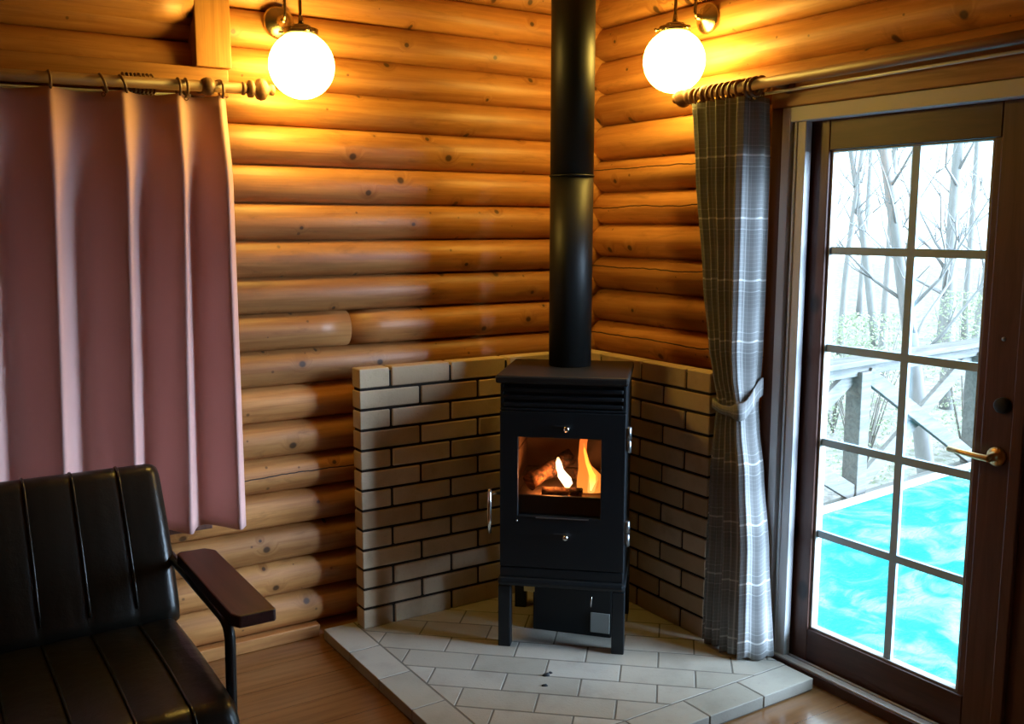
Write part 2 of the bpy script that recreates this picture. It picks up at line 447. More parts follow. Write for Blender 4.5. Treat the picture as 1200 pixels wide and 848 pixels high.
# window trim on the left wall: lintel beam, upright board, casing
bm = new(); log_courses(bm, 0, -.012, [(XL + .05, -1.636, 2.062, 2.225, -9), (XL + .05, -1.636, 2.225, 2.40, -9)], .04)
struct(obj('trim_1', bm, M['log']), 'proud log lintel above the pink curtain', 'beam')
bm = new(); bx(bm, (-1.636, -.052, 1.936), (-1.527, .04, ZC)); struct(obj('trim_2', bm, M['board_z'], bevel=.003), 'flat upright pine board above the curtain rod', 'board')
bm = new(); bx(bm, (-2.95, -.03, 1.85), (-1.532, .04, 1.936)); struct(obj('trim_3', bm, M['board'], bevel=.003), 'pine window head board behind the left curtain rod', 'board')
bm = new(); bx(bm, (-1.735, -.03, .465), (-1.64, .04, 1.85)); bx(bm, (-2.95, -.03, .465), (-2.85, .04, 1.85)); bx(bm, (-2.85, -.03, .465), (-1.735, .04, .56))
struct(obj('trim_4', bm, M['door_z'], bevel=.003), 'brown window casing behind the pink curtain', 'casing')

# ------------------------------------------------------------------ glazed door
D = bpy.data.objects.new('door_1', None); COL.objects.link(D); D.location = (0, -1.4, 0)
struct(D, 'brown wooden door with ten clear panes and a brass lever', 'door')
off = Vector((0, 1.4, 0))
def dpart(name, boxes, m, bevel=.003, parent=D, label=None):
    bm = new()
    for lo, hi in boxes: bx(bm, Vector(lo) + off, Vector(hi) + off)
    o = obj(name, bm, m, parent, bevel=bevel)
    if label: o['label'] = label
    return o
xf, xb = -.022, .022
dpart('stile', [((xf, -1.128, .022), (xb, -1.026, 1.782))], M['door_z'])
dpart('stile', [((xf, -1.765, .022), (xb, -1.678, 1.782)), ((xf + .008, -1.678, .022), (xb, -1.656, 1.782))], M['door_z'])
dpart('top_rail', [((xf, -1.6775, 1.683), (xb, -1.1285, 1.782))], M['door_y'])
dpart('bottom_rail', [((xf, -1.6775, .022), (xb, -1.1285, .143))], M['door_y'])
dpart('glazing_bead', [((-.012, -1.137, .143), (.018, -1.128, 1.683)), ((-.012, -1.656, .143), (.018, -1.649, 1.683)), ((-.012, -1.649, .143), (.018, -1.137, .150)), ((-.012, -1.649, 1.678), (.018, -1.137, 1.683))], M['bead'], .001)
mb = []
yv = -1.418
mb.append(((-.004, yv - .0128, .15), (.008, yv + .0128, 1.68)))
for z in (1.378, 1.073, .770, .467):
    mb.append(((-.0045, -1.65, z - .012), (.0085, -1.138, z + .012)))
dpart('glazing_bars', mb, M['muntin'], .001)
dpart('glass', [((.0095, -1.655, .145), (.0135, -1.129, 1.682))], M['pane'], 0)
# second leaf beyond the lock stile
dpart('second_stile', [((xf + .004, -1.90, .022), (xb, -1.7675, 1.782)), ((xf - .014, -1.80, .022), (xf + .003, -1.768, 1.782))], M['door_z'])
dpart('second_panel', [((xf + .012, -2.62, .022), (xb, -1.9005, 1.782))], M['door_z'])
# brass lever
bm = new(); lathe(bm, [(0, .026), (.006, .026), (.010, .02), (.012, .012), (.04, .010), (.048, .009)], Vector((xf, -1.727, .845)) + off, (-1, 0, 0))
h = obj('handle', bm, M['gold'], D); h['label'] = 'brass lever handle'
bm = new(); P0 = Vector((xf - .045, -1.727, .845)) + off
tube(bm, [P0 + Vector((0, -.008, 0)), P0, P0 + Vector((-.002, .03, .001)), P0 + Vector((-.001, .07, .003)), P0 + Vector((.004, .115, .004))], [.0085, .0095, .0085, .0075, .0085], 12)
obj('lever', bm, M['gold'], h, smooth=False)
bm = new(); lathe(bm, [(0, .022), (.012, .021), (.016, .017), (.018, 0)], Vector((xf, -1.735, .985)) + off, (-1, 0, 0))
o = obj('lock', bm, M['flat_black'], D); o['label'] = 'black round thumb lock'
bm = new(); lathe(bm, [(0, .006), (.003, .005), (.004, 0)], Vector((xf, -1.723, 1.16)) + off, (-1, 0, 0)); obj('screw', bm, M['steel'], D)
# white screen frame in front of the leaf, threshold
dpart('screen_frame', [((-.076, -1.017, .03), (.0, -.985, 1.819)), ((-.076, -2.78, 1.774), (-.026, -1.017, 1.819)), ((-.076, -2.78, .03), (0, -2.75, 1.774))], M['white'], .003)
dpart('gap_strip', [((-.040, -1.0195, .03), (-.0225, -1.0175, 1.773))], M['flat_black'], 0)  # black strip stands in for the dark gap between frame and rail
dpart('screen_rail', [((-.064, -1.071, .036), (-.036, -1.024, 1.773)), ((-.069, -1.039, .036), (-.064, -1.033, 1.773))], M['white'], .006)
dpart('threshold', [((-.084, -2.80, 0), (-.03, -.955, .034)), ((-.03, -2.80, 0), (.11, -.955, .02))], M['door_y'], .002)
dpart('track', [((-.078, -2.78, .034), (-.050, -.99, .040)), ((-.040, -2.78, .034), (-.030, -1.03, .038))], M['silver'], .001)
dpart('jamb', [((-.024, -2.80, 1.785), (.10, -.955, 1.862)), ((.024, -1.022, .02), (.10, -.955, 1.785)), ((.0005, -.9895, .02), (.023, -.955, 1.785))], M['door_z'], 0)
# casing and header board
bm = new(); bx(bm, (-.074, -.984, 0), (.0, -.940, 1.820)); bx(bm, (-.074, -2.82, 0), (0., -2.781, 1.828))
struct(obj('trim_5', bm, M['door_z'], bevel=.003), 'brown casing beside the plaid curtain', 'casing')
bm = new(); bx(bm, (-.080, -2.84, 1.8205), (-.0, -.940, 1.925)); struct(obj('trim_6', bm, M['board_y'], bevel=.004), 'pine header board over the door', 'board')

# ------------------------------------------------------------------ hearth
def clip(poly, x0, x1, y0, y1):
    for ax, lim, sg in ((0, x0, 1), (0, x1, -1), (1, y0, 1), (1, y1, -1)):
        out = []
        for i in range(len(poly)):
            a, b = poly[i - 1], poly[i]
            ia, ib = sg * (a[ax] - lim) >= 0, sg * (b[ax] - lim) >= 0
            if ia != ib:
                t_ = (lim - a[ax]) / (b[ax] - a[ax]); out.append(tuple(a[k] + (b[k] - a[k]) * t_ for k in (0, 1)))
            if ib: out.append(b)
        poly = out
        if not poly: return []
    return poly
EX = Vector((.74025799, -.67232292, 0)); EY = Vector((.67232292, .74025799, 0)); SO = Vector((-.673, -.6455, .04))
HX0, HX1, HY0, HY1 = -1.274, -.112, -1.237, -.05
H = thing('hearth', 'raised square hearth of pale grey tiles under the black stove', 'hearth', (0, 0, 0))
bm = new(); bx(bm, (HX0 + .003, HY0 + .003, 0), (HX1 - .003, HY1 - .003, .0390)); obj('grout', bm, M['grout'], H)
bm = new(); g = .0022
def tile(pts, x0, x1, y0, y1, tone):
    p = clip(pts, x0, x1, y0, y1)
    if len(p) > 2:
        a = sum(p[i - 1][0] * p[i][1] - p[i][0] * p[i - 1][1] for i in range(len(p))) / 2
        if abs(a) > 2e-4: prism(bm, p, .004, .04, tone)
y = HY1 - .0; k = 0
while y > HY0:                                         # left border
    y2 = max(y - .2285, HY0); prism(bm, [(HX0, y2 + g), (HX0 + .114 - g, y2 + g), (HX0 + .114 - g, y - g), (HX0, y - g)], .004, .04, random.random()); y = y2
x = HX1
while x > HX0 + .116:                                  # front border
    x2 = max(x - .224, HX0 + .114); prism(bm, [(x2 + g, HY0), (x - g, HY0), (x - g, HY0 + .114 - g), (x2 + g, HY0 + .114 - g)], .004, .04, random.random()); x = x2
for r in range(-12, 12):                               # field of running bond parallel to the stove
    v1 = -.0705 + .1185 * r; v0 = v1 - .1185
    for c in range(-8, 9):
        u0 = -.264 + .236 * c + (.118 if r % 2 else 0); u1 = u0 + .236
        pts = []
        for (u, v) in ((u0 + g, v0 + g), (u1 - g, v0 + g), (u1 - g, v1 - g), (u0 + g, v1 - g)):
            p = SO + EX * u + EY * v; pts.append((p.x, p.y))
        tile(pts, HX0 + .114 + g, HX1, HY0 + .114 + g, HY1, random.random())
obj('tiles', bm, M['tile'], H, bevel=.0015, seg=1)

# ------------------------------------------------------------------ brick surround
BS = thing('brick_surround', 'low L-shaped wall of cream bricks behind the black stove', 'brick wall', (0, 0, .04))
bm = new(); bmm = new()
xa, xb_, ya, yb = -1.154, -.2, -.131, -.83
th = .062; pitch = .0713; hb = .0635
bx(bmm, (xa + .005, ya + .006, 0), (xb_ + th - .006, ya + th - .006, 13 * pitch - .012))
bx(bmm, (xb_ + .006, yb + .006, 0), (xb_ + th - .006, ya + .02, 13 * pitch - .012))
def tn(): return random.random()
for c in range(13):
    z0 = c * pitch + (.0 if c == 0 else .005); z1 = (c + 1) * pitch - .005 if c < 12 else 13 * pitch
    half = c % 2 == 0
    x = xa
    first = True
    while x < xb_ + th - .01:
        L = .113 if (first and half) else .228
        x2 = min(x + L, xb_ + th)
        bx(bm, (x, ya, z0), (x2, ya + th, z1), tone=tn()); x = x2 + .0095; first = False
    y = yb; first = True
    while y < ya - .02:
        L = .113 if (first and half) else .228
        y2 = min(y + L, ya - .004)
        bx(bm, (xb_, y, z0), (xb_ + th, y2, z1), tone=tn()); y = y2 + .0095; first = False
obj('bricks', bm, M['brick'], BS, bevel=.003, seg=1)
obj('mortar', bmm, M['mortar'], BS)

# ------------------------------------------------------------------ stove
SR = math.atan2(EX.y, EX.x)
ST = thing('wood_stove', 'black steel wood stove with a lit glass door standing on the tiled hearth', 'stove', SO, SR)
def sb(name, boxes, m=M['iron'], bevel=.003, parent=ST, label=None):
    bm = new()
    for lo, hi in boxes: bx(bm, lo, hi)
    o = obj(name, bm, m, parent, bevel=bevel)
    if label: o['label'] = label
    return o
DEP = .40
for sx in (-1, 1):
    for y0 in (.004, DEP - .05):
        a, b = (-.212, -.170) if sx < 0 else (.170, .212)
        sb('leg', [((a, y0, 0), (b, y0 + .042, .216))])
sb('base_shelf', [((-.214, -.004, .216), (.214, DEP, .247))], bevel=.012)
sb('plinth', [((-.206, .006, .247), (.206, DEP - .004, .281))])
# body shell: sides, back, floor and roof plates around the firebox
sb('body', [((-.206, .030, .281), (-.190, DEP - .004, .905)), ((.190, .030, .281), (.206, DEP - .004, .905)), ((-.190, DEP - .03, .281), (.190, DEP - .004, .905)),
            ((-.190, .030, .281), (.190, DEP - .03, .44)), ((-.190, .030, .76), (.190, DEP - .03, .905)), ((-.206, .008, .814), (.206, .030, .822)), ((-.206, .014, .822), (-.196, .030, .9)), ((.196, .014, .822), (.206, .030, .9))], bevel=.002)
for k in range(3):
    sb('louvre', [((-.196, .010, .826 + .025 * k), (.196, .029, .840 + .025 * k))], bevel=.004)
sb('top_plate', [((-.219, -.010, .905), (.213, DEP, .932))], M['iron2'], .007)
gx0, gx1, gz0, gz1 = -.146, .127, .462, .727
def frame_plate(bm, x0, x1, z0, z1, y0, y1, ax0, ax1, az0, az1):
    q = []
    for (a, b, c, d) in ((x0, x1, z0, z1), (ax0, ax1, az0, az1)):
        for y in (y0, y1): q.append([bm.verts.new((X, y, Z)) for X, Z in ((a, c), (b, c), (b, d), (a, d))])
    of, ob, if_, ib = q
    for i in range(4):
        j = (i + 1) % 4
        for A, Bq in ((of, if_), (ob, ib), (of, ob), (if_, ib)): bm.faces.new((A[i], A[j], Bq[j], Bq[i]))
def spart(name, bm, m, parent, label=None, **k):
    o = obj(name, bm, m, parent, **k)
    if label: o['label'] = label
    return o
bm = new(); frame_plate(bm, -.206, .206, .284, .812, .004, .029, gx0, gx1, gz0, gz1); d = obj('door', bm, M['iron'], ST, bevel=.0025)
bm = new(); bx(bm, (gx0 - .004, .019, gz0 - .004), (gx1 + .004, .023, gz1 + .004)); spart('door_glass', bm, M['fireglass'], d, 'clear glass window of the stove door')
for z in (.761, .397):
    bm = new(); lathe(bm, [(0, .006), (.008, .005), (.010, .009), (.018, .010), (.022, .007), (.024, 0)], (.015, .004, z), (0, -1, 0), 16); spart('knob', bm, M['chrome'], d, 'small chrome air knob')
    bm = new(); bx(bm, (-.025, .0025, z + .003), (.01, .0045, z + .009)); obj('slot', bm, M['flat_black'], d)
bm = new(); lathe(bm, [(0, .003), (.002, .003), (.003, 0)], (-.148, .004, .443), (0, -1, 0), 10); obj('rivet', bm, M['steel'], d)
bm = new(); bx(bm, (-.085, .0, gz0 - .006), (.09, .005, gz0 - .003)); obj('highlight_strip', bm, M['steel'], d)  # steel strip stands in for the highlight along the foot of the glass
bm = new(); tube(bm, [(-.206, .02, .53), (-.228, .018, .53), (-.238, .008, .53)], .006, 10); tube(bm, [(-.239, .0, .548), (-.240, -.002, .50), (-.2405, -.002, .445), (-.240, 0, .397)], [.006, .0075, .0075, .006], 12)
spart('handle', bm, M['chrome'], d, 'chrome upright door handle')
for z in (.729, .416):
    bm = new(); tube(bm, [(.2165, .012, z - .042), (.2165, .012, z - .002)], .0075, 12); tube(bm, [(.2165, .012, z + .002), (.2165, .012, z + .042)], .0075, 12)
    bx(bm, (.204, .012, z - .036), (.214, .018, z + .036)); spart('hinge', bm, M['steel'], ST, 'grey steel hinge')
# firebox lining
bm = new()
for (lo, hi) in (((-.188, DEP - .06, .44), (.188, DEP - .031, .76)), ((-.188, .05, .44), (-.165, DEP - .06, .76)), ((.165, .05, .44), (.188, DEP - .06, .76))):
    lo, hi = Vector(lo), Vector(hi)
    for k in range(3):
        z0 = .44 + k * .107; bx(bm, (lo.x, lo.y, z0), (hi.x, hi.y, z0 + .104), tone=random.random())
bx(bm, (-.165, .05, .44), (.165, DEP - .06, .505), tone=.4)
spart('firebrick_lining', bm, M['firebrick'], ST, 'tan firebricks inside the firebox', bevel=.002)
bm = new(); bx(bm, (-.160, .034, .44), (.160, .046, .524)); obj('log_guard', bm, M['iron'], ST, bevel=.002)
# hollow ash bay frame and tag under the shelf
bm = new(); bx(bm, (-.128, .03, .190), (-.092, .034, .216)); spart('tag', bm, M['tag'], ST, 'small yellow tag under the shelf')
# flue pipe
def sw(u, v, z): return SO + EX * u + EY * v + Vector((0, 0, z))
PR = .0738
FP = thing('flue_pipe', 'tall black round flue pipe rising from the stove top', 'stove pipe', sw(-.005, .268, .932))
bm = new(); lathe(bm, [(.0, PR), (.645, PR)], n=40); obj('lower_pipe', bm, M['pipe'], FP)
bm = new(); lathe(bm, [(.645, PR + .001), (.645, PR + .0028), (.651, PR + .0028), (.651, PR + .001)], n=40); obj('joint_band', bm, M['pipe'], FP)
bm = new(); lathe(bm, [(.651, PR), (ZC - SO.z - .932, PR)], n=40); obj('upper_pipe', bm, M['pipe'], FP)

# fire: firewood and flames inside the stove
def fw(name, a, b, r, label):
    A, Bp = sw(*a), sw(*b); T = thing(name, label, 'firewood', A)
    bm = new(); n = 9; pts = [(Bp - A) * (i / 6) for i in range(7)]
    tube(bm, pts, [r * (1 + .12 * math.sin(i * 2.1 + a[0] * 40)) for i in range(7)], 9)
    for q in bm.verts: q.co += Vector((random.uniform(-1, 1), random.uniform(-1, 1), random.uniform(-1, 1))) * r * .12
    obj('split_log', bm, M['char'], T)
fw('firewood', (-.125, .11, .548), (.0, .245, .61), .028, 'charred split log leaning at the left of the fire')
fw('firewood', (.12, .15, .540), (.03, .26, .548), .026, 'dark charred log lying behind the white flame')
fw('firewood', (-.075, .080, .524), (.06, .082, .527), .017, 'glowing log lying across the front of the fire')
def flame(pts, m, loc, name='flame', parent=None, flat=.55):
    """pts: (height, centre u, half-width)"""
    bm = new(); n = 14; rings = []
    for (h, c, w) in pts:
        rings.append([bm.verts.new(EX * (c + w * math.cos(2 * PI * k / n)) + EY * (flat * w * math.sin(2 * PI * k / n)) + Vector((0, 0, h))) for k in range(n)])
    for A, Bq in zip(rings, rings[1:]):
        for k in range(n):
            f = bm.faces.new((A[k], A[(k + 1) % n], Bq[(k + 1) % n], Bq[k])); f.smooth = True
    bm.faces.new(rings[0]); bm.faces.new(rings[-1])
    o = obj(name, bm, m, parent); 
    if parent is None: o.location = loc
    return o
F1 = flame([(0, .006, .008), (.015, .006, .018), (.035, -.004, .022), (.05, -.012, .015), (.063, -.020, .012), (.085, -.024, .010), (.103, -.026, .003)], M['flame_white'], sw(.0, .12, .532))
tag(F1, 'short bright white flame in the middle of the stove window', 'flame')
F2 = flame([(0, 0, .044), (.03, .001, .046), (.055, -.001, .042), (.072, -.008, .032), (.09, -.018, .022), (.11, -.023, .018), (.14, -.026, .013), (.17, -.024, .013), (.195, -.019, .013), (.212, -.010, .008), (.218, -.004, .003)], M['flame_orange'], sw(.083, .12, .522))
tag(F2, 'tall orange flame at the right of the stove window', 'flame')
flame([(0, .004, .012), (.04, .010, .016), (.06, .009, .015), (.08, -.001, .010), (.1, -.010, .007), (.14, -.019, .005), (.165, -.022, .002)], M['flame_yellow'], None, 'flame_core', F2, 1.9)

fl = bpy.data.lights.new('fire_glow', 'POINT'); fl.energy = 1.7; fl.color = (1., .36, .09); fl.shadow_soft_size = .03
flo = bpy.data.objects.new('fire_glow', fl); COL.objects.link(flo); flo.location = sw(-.04, .09, .575)
# ash box under the stove
AB = thing('ash_box', 'black ash box under the stove with a pale grey end plate', 'box', sw(.035, .20, 0), SR - .12)
bm = new(); bx(bm, (-.145, -.055, 0), (.135, .10, .172)); obj('body', bm, M['iron'], AB, bevel=.004)
bm = new(); bx(bm, (.062, -.060, .016), (.130, -.0555, .088)); o = obj('end_plate', bm, M['ash'], AB, bevel=.002); o['label'] = 'pale grey plate'
bm = new(); tube(bm, [(.064, -.058, .105), (.065, -.066, .112), (.066, -.068, .14), (.068, -.06, .152)], .003, 8); o = obj('handle', bm, M['chrome'], AB); o['label'] = 'small bright wire handle'

# charcoal crumbs dropped on the tiles
for k, (x, y, r, w) in enumerate([(-.814, -.767, .012, 'largest of the three crumbs in front of the stove'), (-.793, -.762, .007, 'small crumb just behind the largest one'), (-.858, -.822, .009, 'crumb nearest the front of the hearth')]):
    bm = new(); lathe(bm, [(0, 0), (0, r), (r * .45, r * .9), (r * .7, r * .45), (r * .75, 0)], n=7)
    for q in bm.verts:
        if q.co.z > 0: q.co.z *= random.uniform(.6, 1.2)
        q.co.x *= random.uniform(.6, 1.5); q.co.y *= random.uniform(.6, 1.)
    o = obj('charcoal_crumb', bm, M['flat_black']); o.location = (x, y, .04); o.rotation_euler = (0, 0, k * 1.3)
    tag(o, 'charcoal crumb on the hearth, ' + w, 'charcoal', 'charcoal crumbs on the hearth')

# ------------------------------------------------------------------ wall lamps
def lamp(name, label, plate, outdir, gdist, gz, R=.1035):
    T = thing(name, label, 'wall lamp', plate); d = Vector(outdir)
    bm = new(); lathe(bm, [(0, .050), (.006, .052), (.012, .047), (.02, .034), (.03, .018), (.04, .012), (.055, .010), (.06, 0)], (0, 0, 0), d, 32)
    obj('backplate', bm, M['brass'], T)
    gc = d * gdist + Vector((0, 0, gz)); top = gc + Vector((0, 0, R))
    bm = new()
    pts = bez(d * .05, d * .09 + Vector((0, 0, .0)), d * .02 + Vector((0, 0, .13)), d * (gdist * .62) + Vector((0, 0, .155)), 14)
    pts += bez(pts[-1], d * (gdist * .9) + Vector((0, 0, .165)), Vector((gc.x, gc.y, .12)), top + Vector((0, 0, .03)), 14)[1:]
    tube(bm, pts, .0055, 12); obj('arm', bm, M['brass'], T)
    bm = new(); [lathe(bm, q, top, (0, 0, 1), 32) for q in ([(-.013, .0525), (.008, .053)], [(.008, .053), (.0095, .033)], [(.0095, .032), (.019, .030)], [(.019, .030), (.0205, .012)], [(.0205, .010), (.034, .008), (.05, .006)])]
    obj('fitter_cap', bm, M['brass'], T)
    for k in range(3):
        a = k * 2.094 + .5; bm = new(); q = top + Vector((math.cos(a) * .053, math.sin(a) * .053, -.002))
        lathe(bm, [(0, .004), (.008, .004), (.009, .006), (.014, .006), (.015, 0)], q, (math.cos(a), math.sin(a), 0), 10); obj('thumbscrew', bm, M['brass'], T)
    bm = new(); n = 20
    lathe(bm, [(-R * math.cos(PI * k / n), R * math.sin(PI * k / n)) for k in range(0, n - 2)] + [(R * .945, .034)], gc, (0, 0, 1), 40)
    o = obj('globe', bm, M['globe'], T); o['label'] = 'glowing round opal globe'
lamp('wall_lamp', 'lit globe lamp on the log wall left of the flue pipe', (-1.355, .0, 2.10), (0, -1, 0), .200, -.16, .1005)
lamp('wall_lamp', 'lit globe lamp on the log wall over the plaid curtain', (-.052, -.618, 2.155), (-1, 0, 0), .152, -.155)

# ------------------------------------------------------------------ curtain rods
def finial(bm, o, ax, s=1.):
    lathe(bm, [(k * s, r * s) for k, r in [(-.004, .016), (0, .02), (.006, .02), (.010, .014), (.016, .016), (.02, .026), (.032, .027), (.036, .016), (.042, .017), (.047, .03), (.058, .034), (.07, .031), (.078, .02), (.084, .013), (.088, .017), (.098, .017), (.102, .011), (.104, 0)]], o, ax, 24)
def rod(name, label, a, b, r, fin, collar, brk, wallc, m, backoff, brk2):
    a, b = Vector(a), Vector(b); ax = (a - b).normalized()
    T = thing(name, label, 'curtain rod', a)
    bm = new(); tube(bm, [Vector((0, 0, 0)), b - a], r, 20); obj('pole', bm, m, T)
    bm = new(); finial(bm, Vector((0, 0, 0)), ax, fin); obj('finial', bm, m, T)
    bm = new(); lathe(bm, [(-.02, r), (-.016, .022), (-.004, .027), (.008, .026), (.016, .02), (.02, r)], -ax * collar, ax, 24); obj('collar', bm, m, T)
    bo = Vector(backoff)
    bm = new(); tube(bm, [bo - ax * .06, b - a + bo], r * .8, 16); lathe(bm, [(-.004, .014), (.0, .018), (.01, .02), (.018, .016), (.022, 0)], bo - ax * .06, ax, 16); obj('rear_pole', bm, m, T)
    for s in (brk, brk2):
        bm = new(); p = -ax * s
        w = Vector(wallc)
        tube(bm, [p, p + w], .011, 10); lathe(bm, [(0, .026), (.012, .024), (.014, .012)], p + w, -w.normalized(), 16); obj('bracket', bm, m, T)
    bm = new(); tr = bo * 1.05 + Vector((0, 0, -.034)); tube(bm, [tr - ax * .14, b - a + tr], .0048, 8); o = obj('white_tube', bm, M['white'], T); o['label'] = 'thin white tube behind the pole'  # white tube stands in for the bright line under the pole
    return T
rod('curtain_rod', 'turned wooden curtain rod carrying the pink curtain', (-1.520, -.125, 1.868), (-3.05, -.125, 1.837), .0165, 1., .105, .105, (0, .112, 0), M['rod'], (0, .062, .012), 1.43)
rod('curtain_rod', 'turned wooden curtain rod over the door carrying the plaid curtain', (-.180, -.700, 1.882), (-.180, -2.72, 1.910), .0165, 1., .05, .31, (.103, 0, 0), M['rod_y'], (.07, 0, .014), 1.98)

def ring(p, ax, label, group, m, R=.0255, r=.0042, tilt=0.):
    T = thing('curtain_ring', label, 'curtain ring', p, 0., group)
    bm = new(); a = Vector(ax) + Vector((0, 0, tilt)); torus(bm, (0, 0, -.007), a, R, r, 22, 7); obj('hoop', bm, m, T, smooth=True)
    bm = new(); torus(bm, (0, 0, -.007 - R - .006), Vector(ax).cross(Vector((0, 0, 1))), .005, .0012, 10, 5); obj('eyelet', bm, M['brass'], T)
def rodz(x): return 1.868 - .031 * (-1.5 - x) / 1.55
names = [(-2.43, 'over a far pleat'), (-2.255, 'leftmost above the pink curtain'), (-2.062, 'second from the left'), (-1.922, 'empty, hanging tilted between two pleats'), (-1.868, 'beside the empty tilted ring'), (-1.712, 'left one of the close pair'), (-1.690, 'right one of the close pair'), (-1.585, 'next to the carved finial')]
for x, w in names:
    ring((x, -.125, rodz(x)), (1, .0, 0), 'pale wooden ring on the rod of the pink curtain, ' + w, 'rings on the left rod', M['rod'], tilt=.35 if 'empty' in w else .05)
for k in range(8):
    x = -1.852 + .0115 * k
    ring((x, -.063, rodz(x) + .014), (1, .0, 0), 'thin wooden ring bunched on the rear pole over the pink curtain', 'rings bunched on the left rear pole', M['rod'], .027, .0032, .12)
ry = [-.70, -.725, -.752, -.778, -.802, -.826, -.85, -.876, -.905, -.945, -.965]
ords = ['first', 'second', 'third', 'fourth', 'fifth', 'sixth', 'seventh', 'eighth', 'ninth', 'tenth', 'eleventh']
for k, y in enumerate(ry):
    ring((-.180, y, 1.882 + .0138 * (-.69 - y)), (0, 1, .0), 'brown wooden ring above the plaid curtain, ' + ords[k] + ' from the finial', 'rings on the right rod', M['rod_y'], .027, .0055, tilt=random.uniform(-.15, .15))
for k in range(9):
    y = -.73 - .025 * k
    ring((-.110, y, 1.897 + .0138 * (-.69 - y)), (0, 1, .0), 'brown wooden ring on the rear pole behind the plaid curtain rings', 'rings on the right rear pole', M['rod_y'], .027, .0055, random.uniform(-.2, .2))

# ------------------------------------------------------------------ curtains
def sheet(name, fn, nu, nv, width, height, m, parent, solid=.003):
    bm = new(); UV = bm.loops.layers.uv.new('cloth'); rows = []
    for j in range(nv + 1):
        row = [fn(i / nu, j / nv) for i in range(nu + 1)]
        rows.append([bm.verts.new(p) for p in row])
    for j in range(nv):
        for i in range(nu):
            f = bm.faces.new((rows[j][i], rows[j][i + 1], rows[j + 1][i + 1], rows[j + 1][i])); f.smooth = True
            for lp, (a, b) in zip(f.loops, ((i, j), (i + 1, j), (i + 1, j + 1), (i, j + 1))): lp[UV].uv = (a / nu * width, (1 - b / nv) * height)
    return obj(name, bm, m, parent, solid=solid)
PC = thing('pink_curtain', 'dusty pink pleated curtain hanging behind the black sofa', 'curtain', (0, 0, 0))
rid = [-2.80, -2.62, -2.43, -2.25, -2.062, -1.868, -1.712, -1.590]
def smoothst(t): t = max(0, min(1, t)); return t * t * (3 - 2 * t)
def pinkf(s, t):
    x = rid[0] + (-1.566 - rid[0]) * s
    yr = -.185; A = .105 * (.35 + .65 * smoothst(t * 3.2))
    if x >= rid[-1]:
        k = 0.; y = yr + 1.6 * (x - rid[-1])
    else:
        i = max(q for q in range(len(rid) - 1) if rid[q] <= x + 1e-9)
        k = (x - rid[i]) / (rid[i + 1] - rid[i]); v = .40
        p = math.sin(PI / 2 * k / v) ** 1.05 if k < v else math.cos(PI / 2 * (k - v) / (1 - v)) ** 1.25 if k < .9999 else 0.
        y = yr + A * p
    y += .045 * (1 - smoothst(t * 5)) 
    x -= .035 * t * (1 - smoothst((x + 1.75) / .18))
    sag = .007 * math.sin(PI * k) * (1 - smoothst(t * 8))
    zt = 1.841 + .0167 * (x + 1.57); zb = .505 + .012 * math.sin(x * 9)
    z = zt + (zb - zt) * t - sag
    return (x, y, z)
pc = sheet('cloth', pinkf, 190, 40, 2.2, 1.33, M['pink'], PC)
for x in rid[2:]:
    bm = new()
    lathe(bm, [(-.045, 0), (-.040, .005), (-.031, .008), (-.022, .006), (-.0175, .0035), (-.013, .006), (-.004, .008), (.006, .006), (.012, .002), (.028, .0015), (.03, 0)], (x, -.128, 1.841 + .0167 * (x + 1.57) - .04), (0, 0, 1), 10)
    obj('pleat_tack', bm, M['pink'], PC)

GC = thing('plaid_curtain', 'grey plaid curtain tied back beside the glazed door', 'curtain', (0, 0, 0))
ZT, ZTIE, ZB = 1.852, .878, .048
def lerp(a, b, t): return a + (b - a) * t
def table(z, tb):
    for (z0, *v0), (z1, *v1) in zip(tb, tb[1:]):
        if z >= z1:
            k = smoothst((z0 - z) / (z0 - z1)) * .5 + .5 * (z0 - z) / (z0 - z1)
            return [lerp(p, q, k) for p, q in zip(v0, v1)]
    return list(tb[-1][1:])
# z, left end, front edge, rear edge (y), fold depth, front line x, rear x
PT = [(1.90, -.705, -.938, -.948, .017, -.186, -.088), (1.634, -.738, -.942, -.960, .016, -.190, -.085), (1.27, -.788, -.945, -.962, .013, -.192, -.085),
      (1.05, -.826, -.948, -.960, .011, -.194, -.085), (.97, -.846, -.953, -.957, .010, -.192, -.086), (.878, -.862, -.962, -.957, .007, -.184, -.094), (.80, -.858, -.975, -.962, .010, -.190, -.090),
      (.65, -.853, -1.005, -.985, .013, -.197, -.086), (.40, -.850, -1.030, -1.02, .015, -.200, -.086), (.0, -.846, -1.036, -1.068, .018, -.202, -.092)]
def plaidf(s, t):
    z = lerp(ZT, ZB, t); yl, ym, yr, amp, xf_, xr_ = table(z, PT)
    cut = .64; ph = 2 * PI * 5.25
    if s < cut:
        q = s / cut; e = smoothst(q * 6) * smoothst((1 - q) * 7)
        y = lerp(yl, ym, q) + amp * .5 * e * math.cos(ph * q + .6 * math.sin(z * 2))
        x = xf_ - .012 + amp * math.sin(ph * q - .8 + .35 * math.sin(z * 2.2)) * (.25 + .75 * e)
    else:
        q = (s - cut) / (1 - cut); x0 = xf_ - .012 + amp * math.sin(ph - .8 + .35 * math.sin(z * 2.2)) * .25
        x = lerp(x0, xr_ - .012, q); y = lerp(ym, yr, q) - .012 * math.sin(PI * q) + .006 * math.sin(3 * PI * q)
    return (x, y, z + .006 * math.sin(s * 31) * t)
sheet('cloth', plaidf, 150, 70, .95, 1.82, M['plaid'], GC)
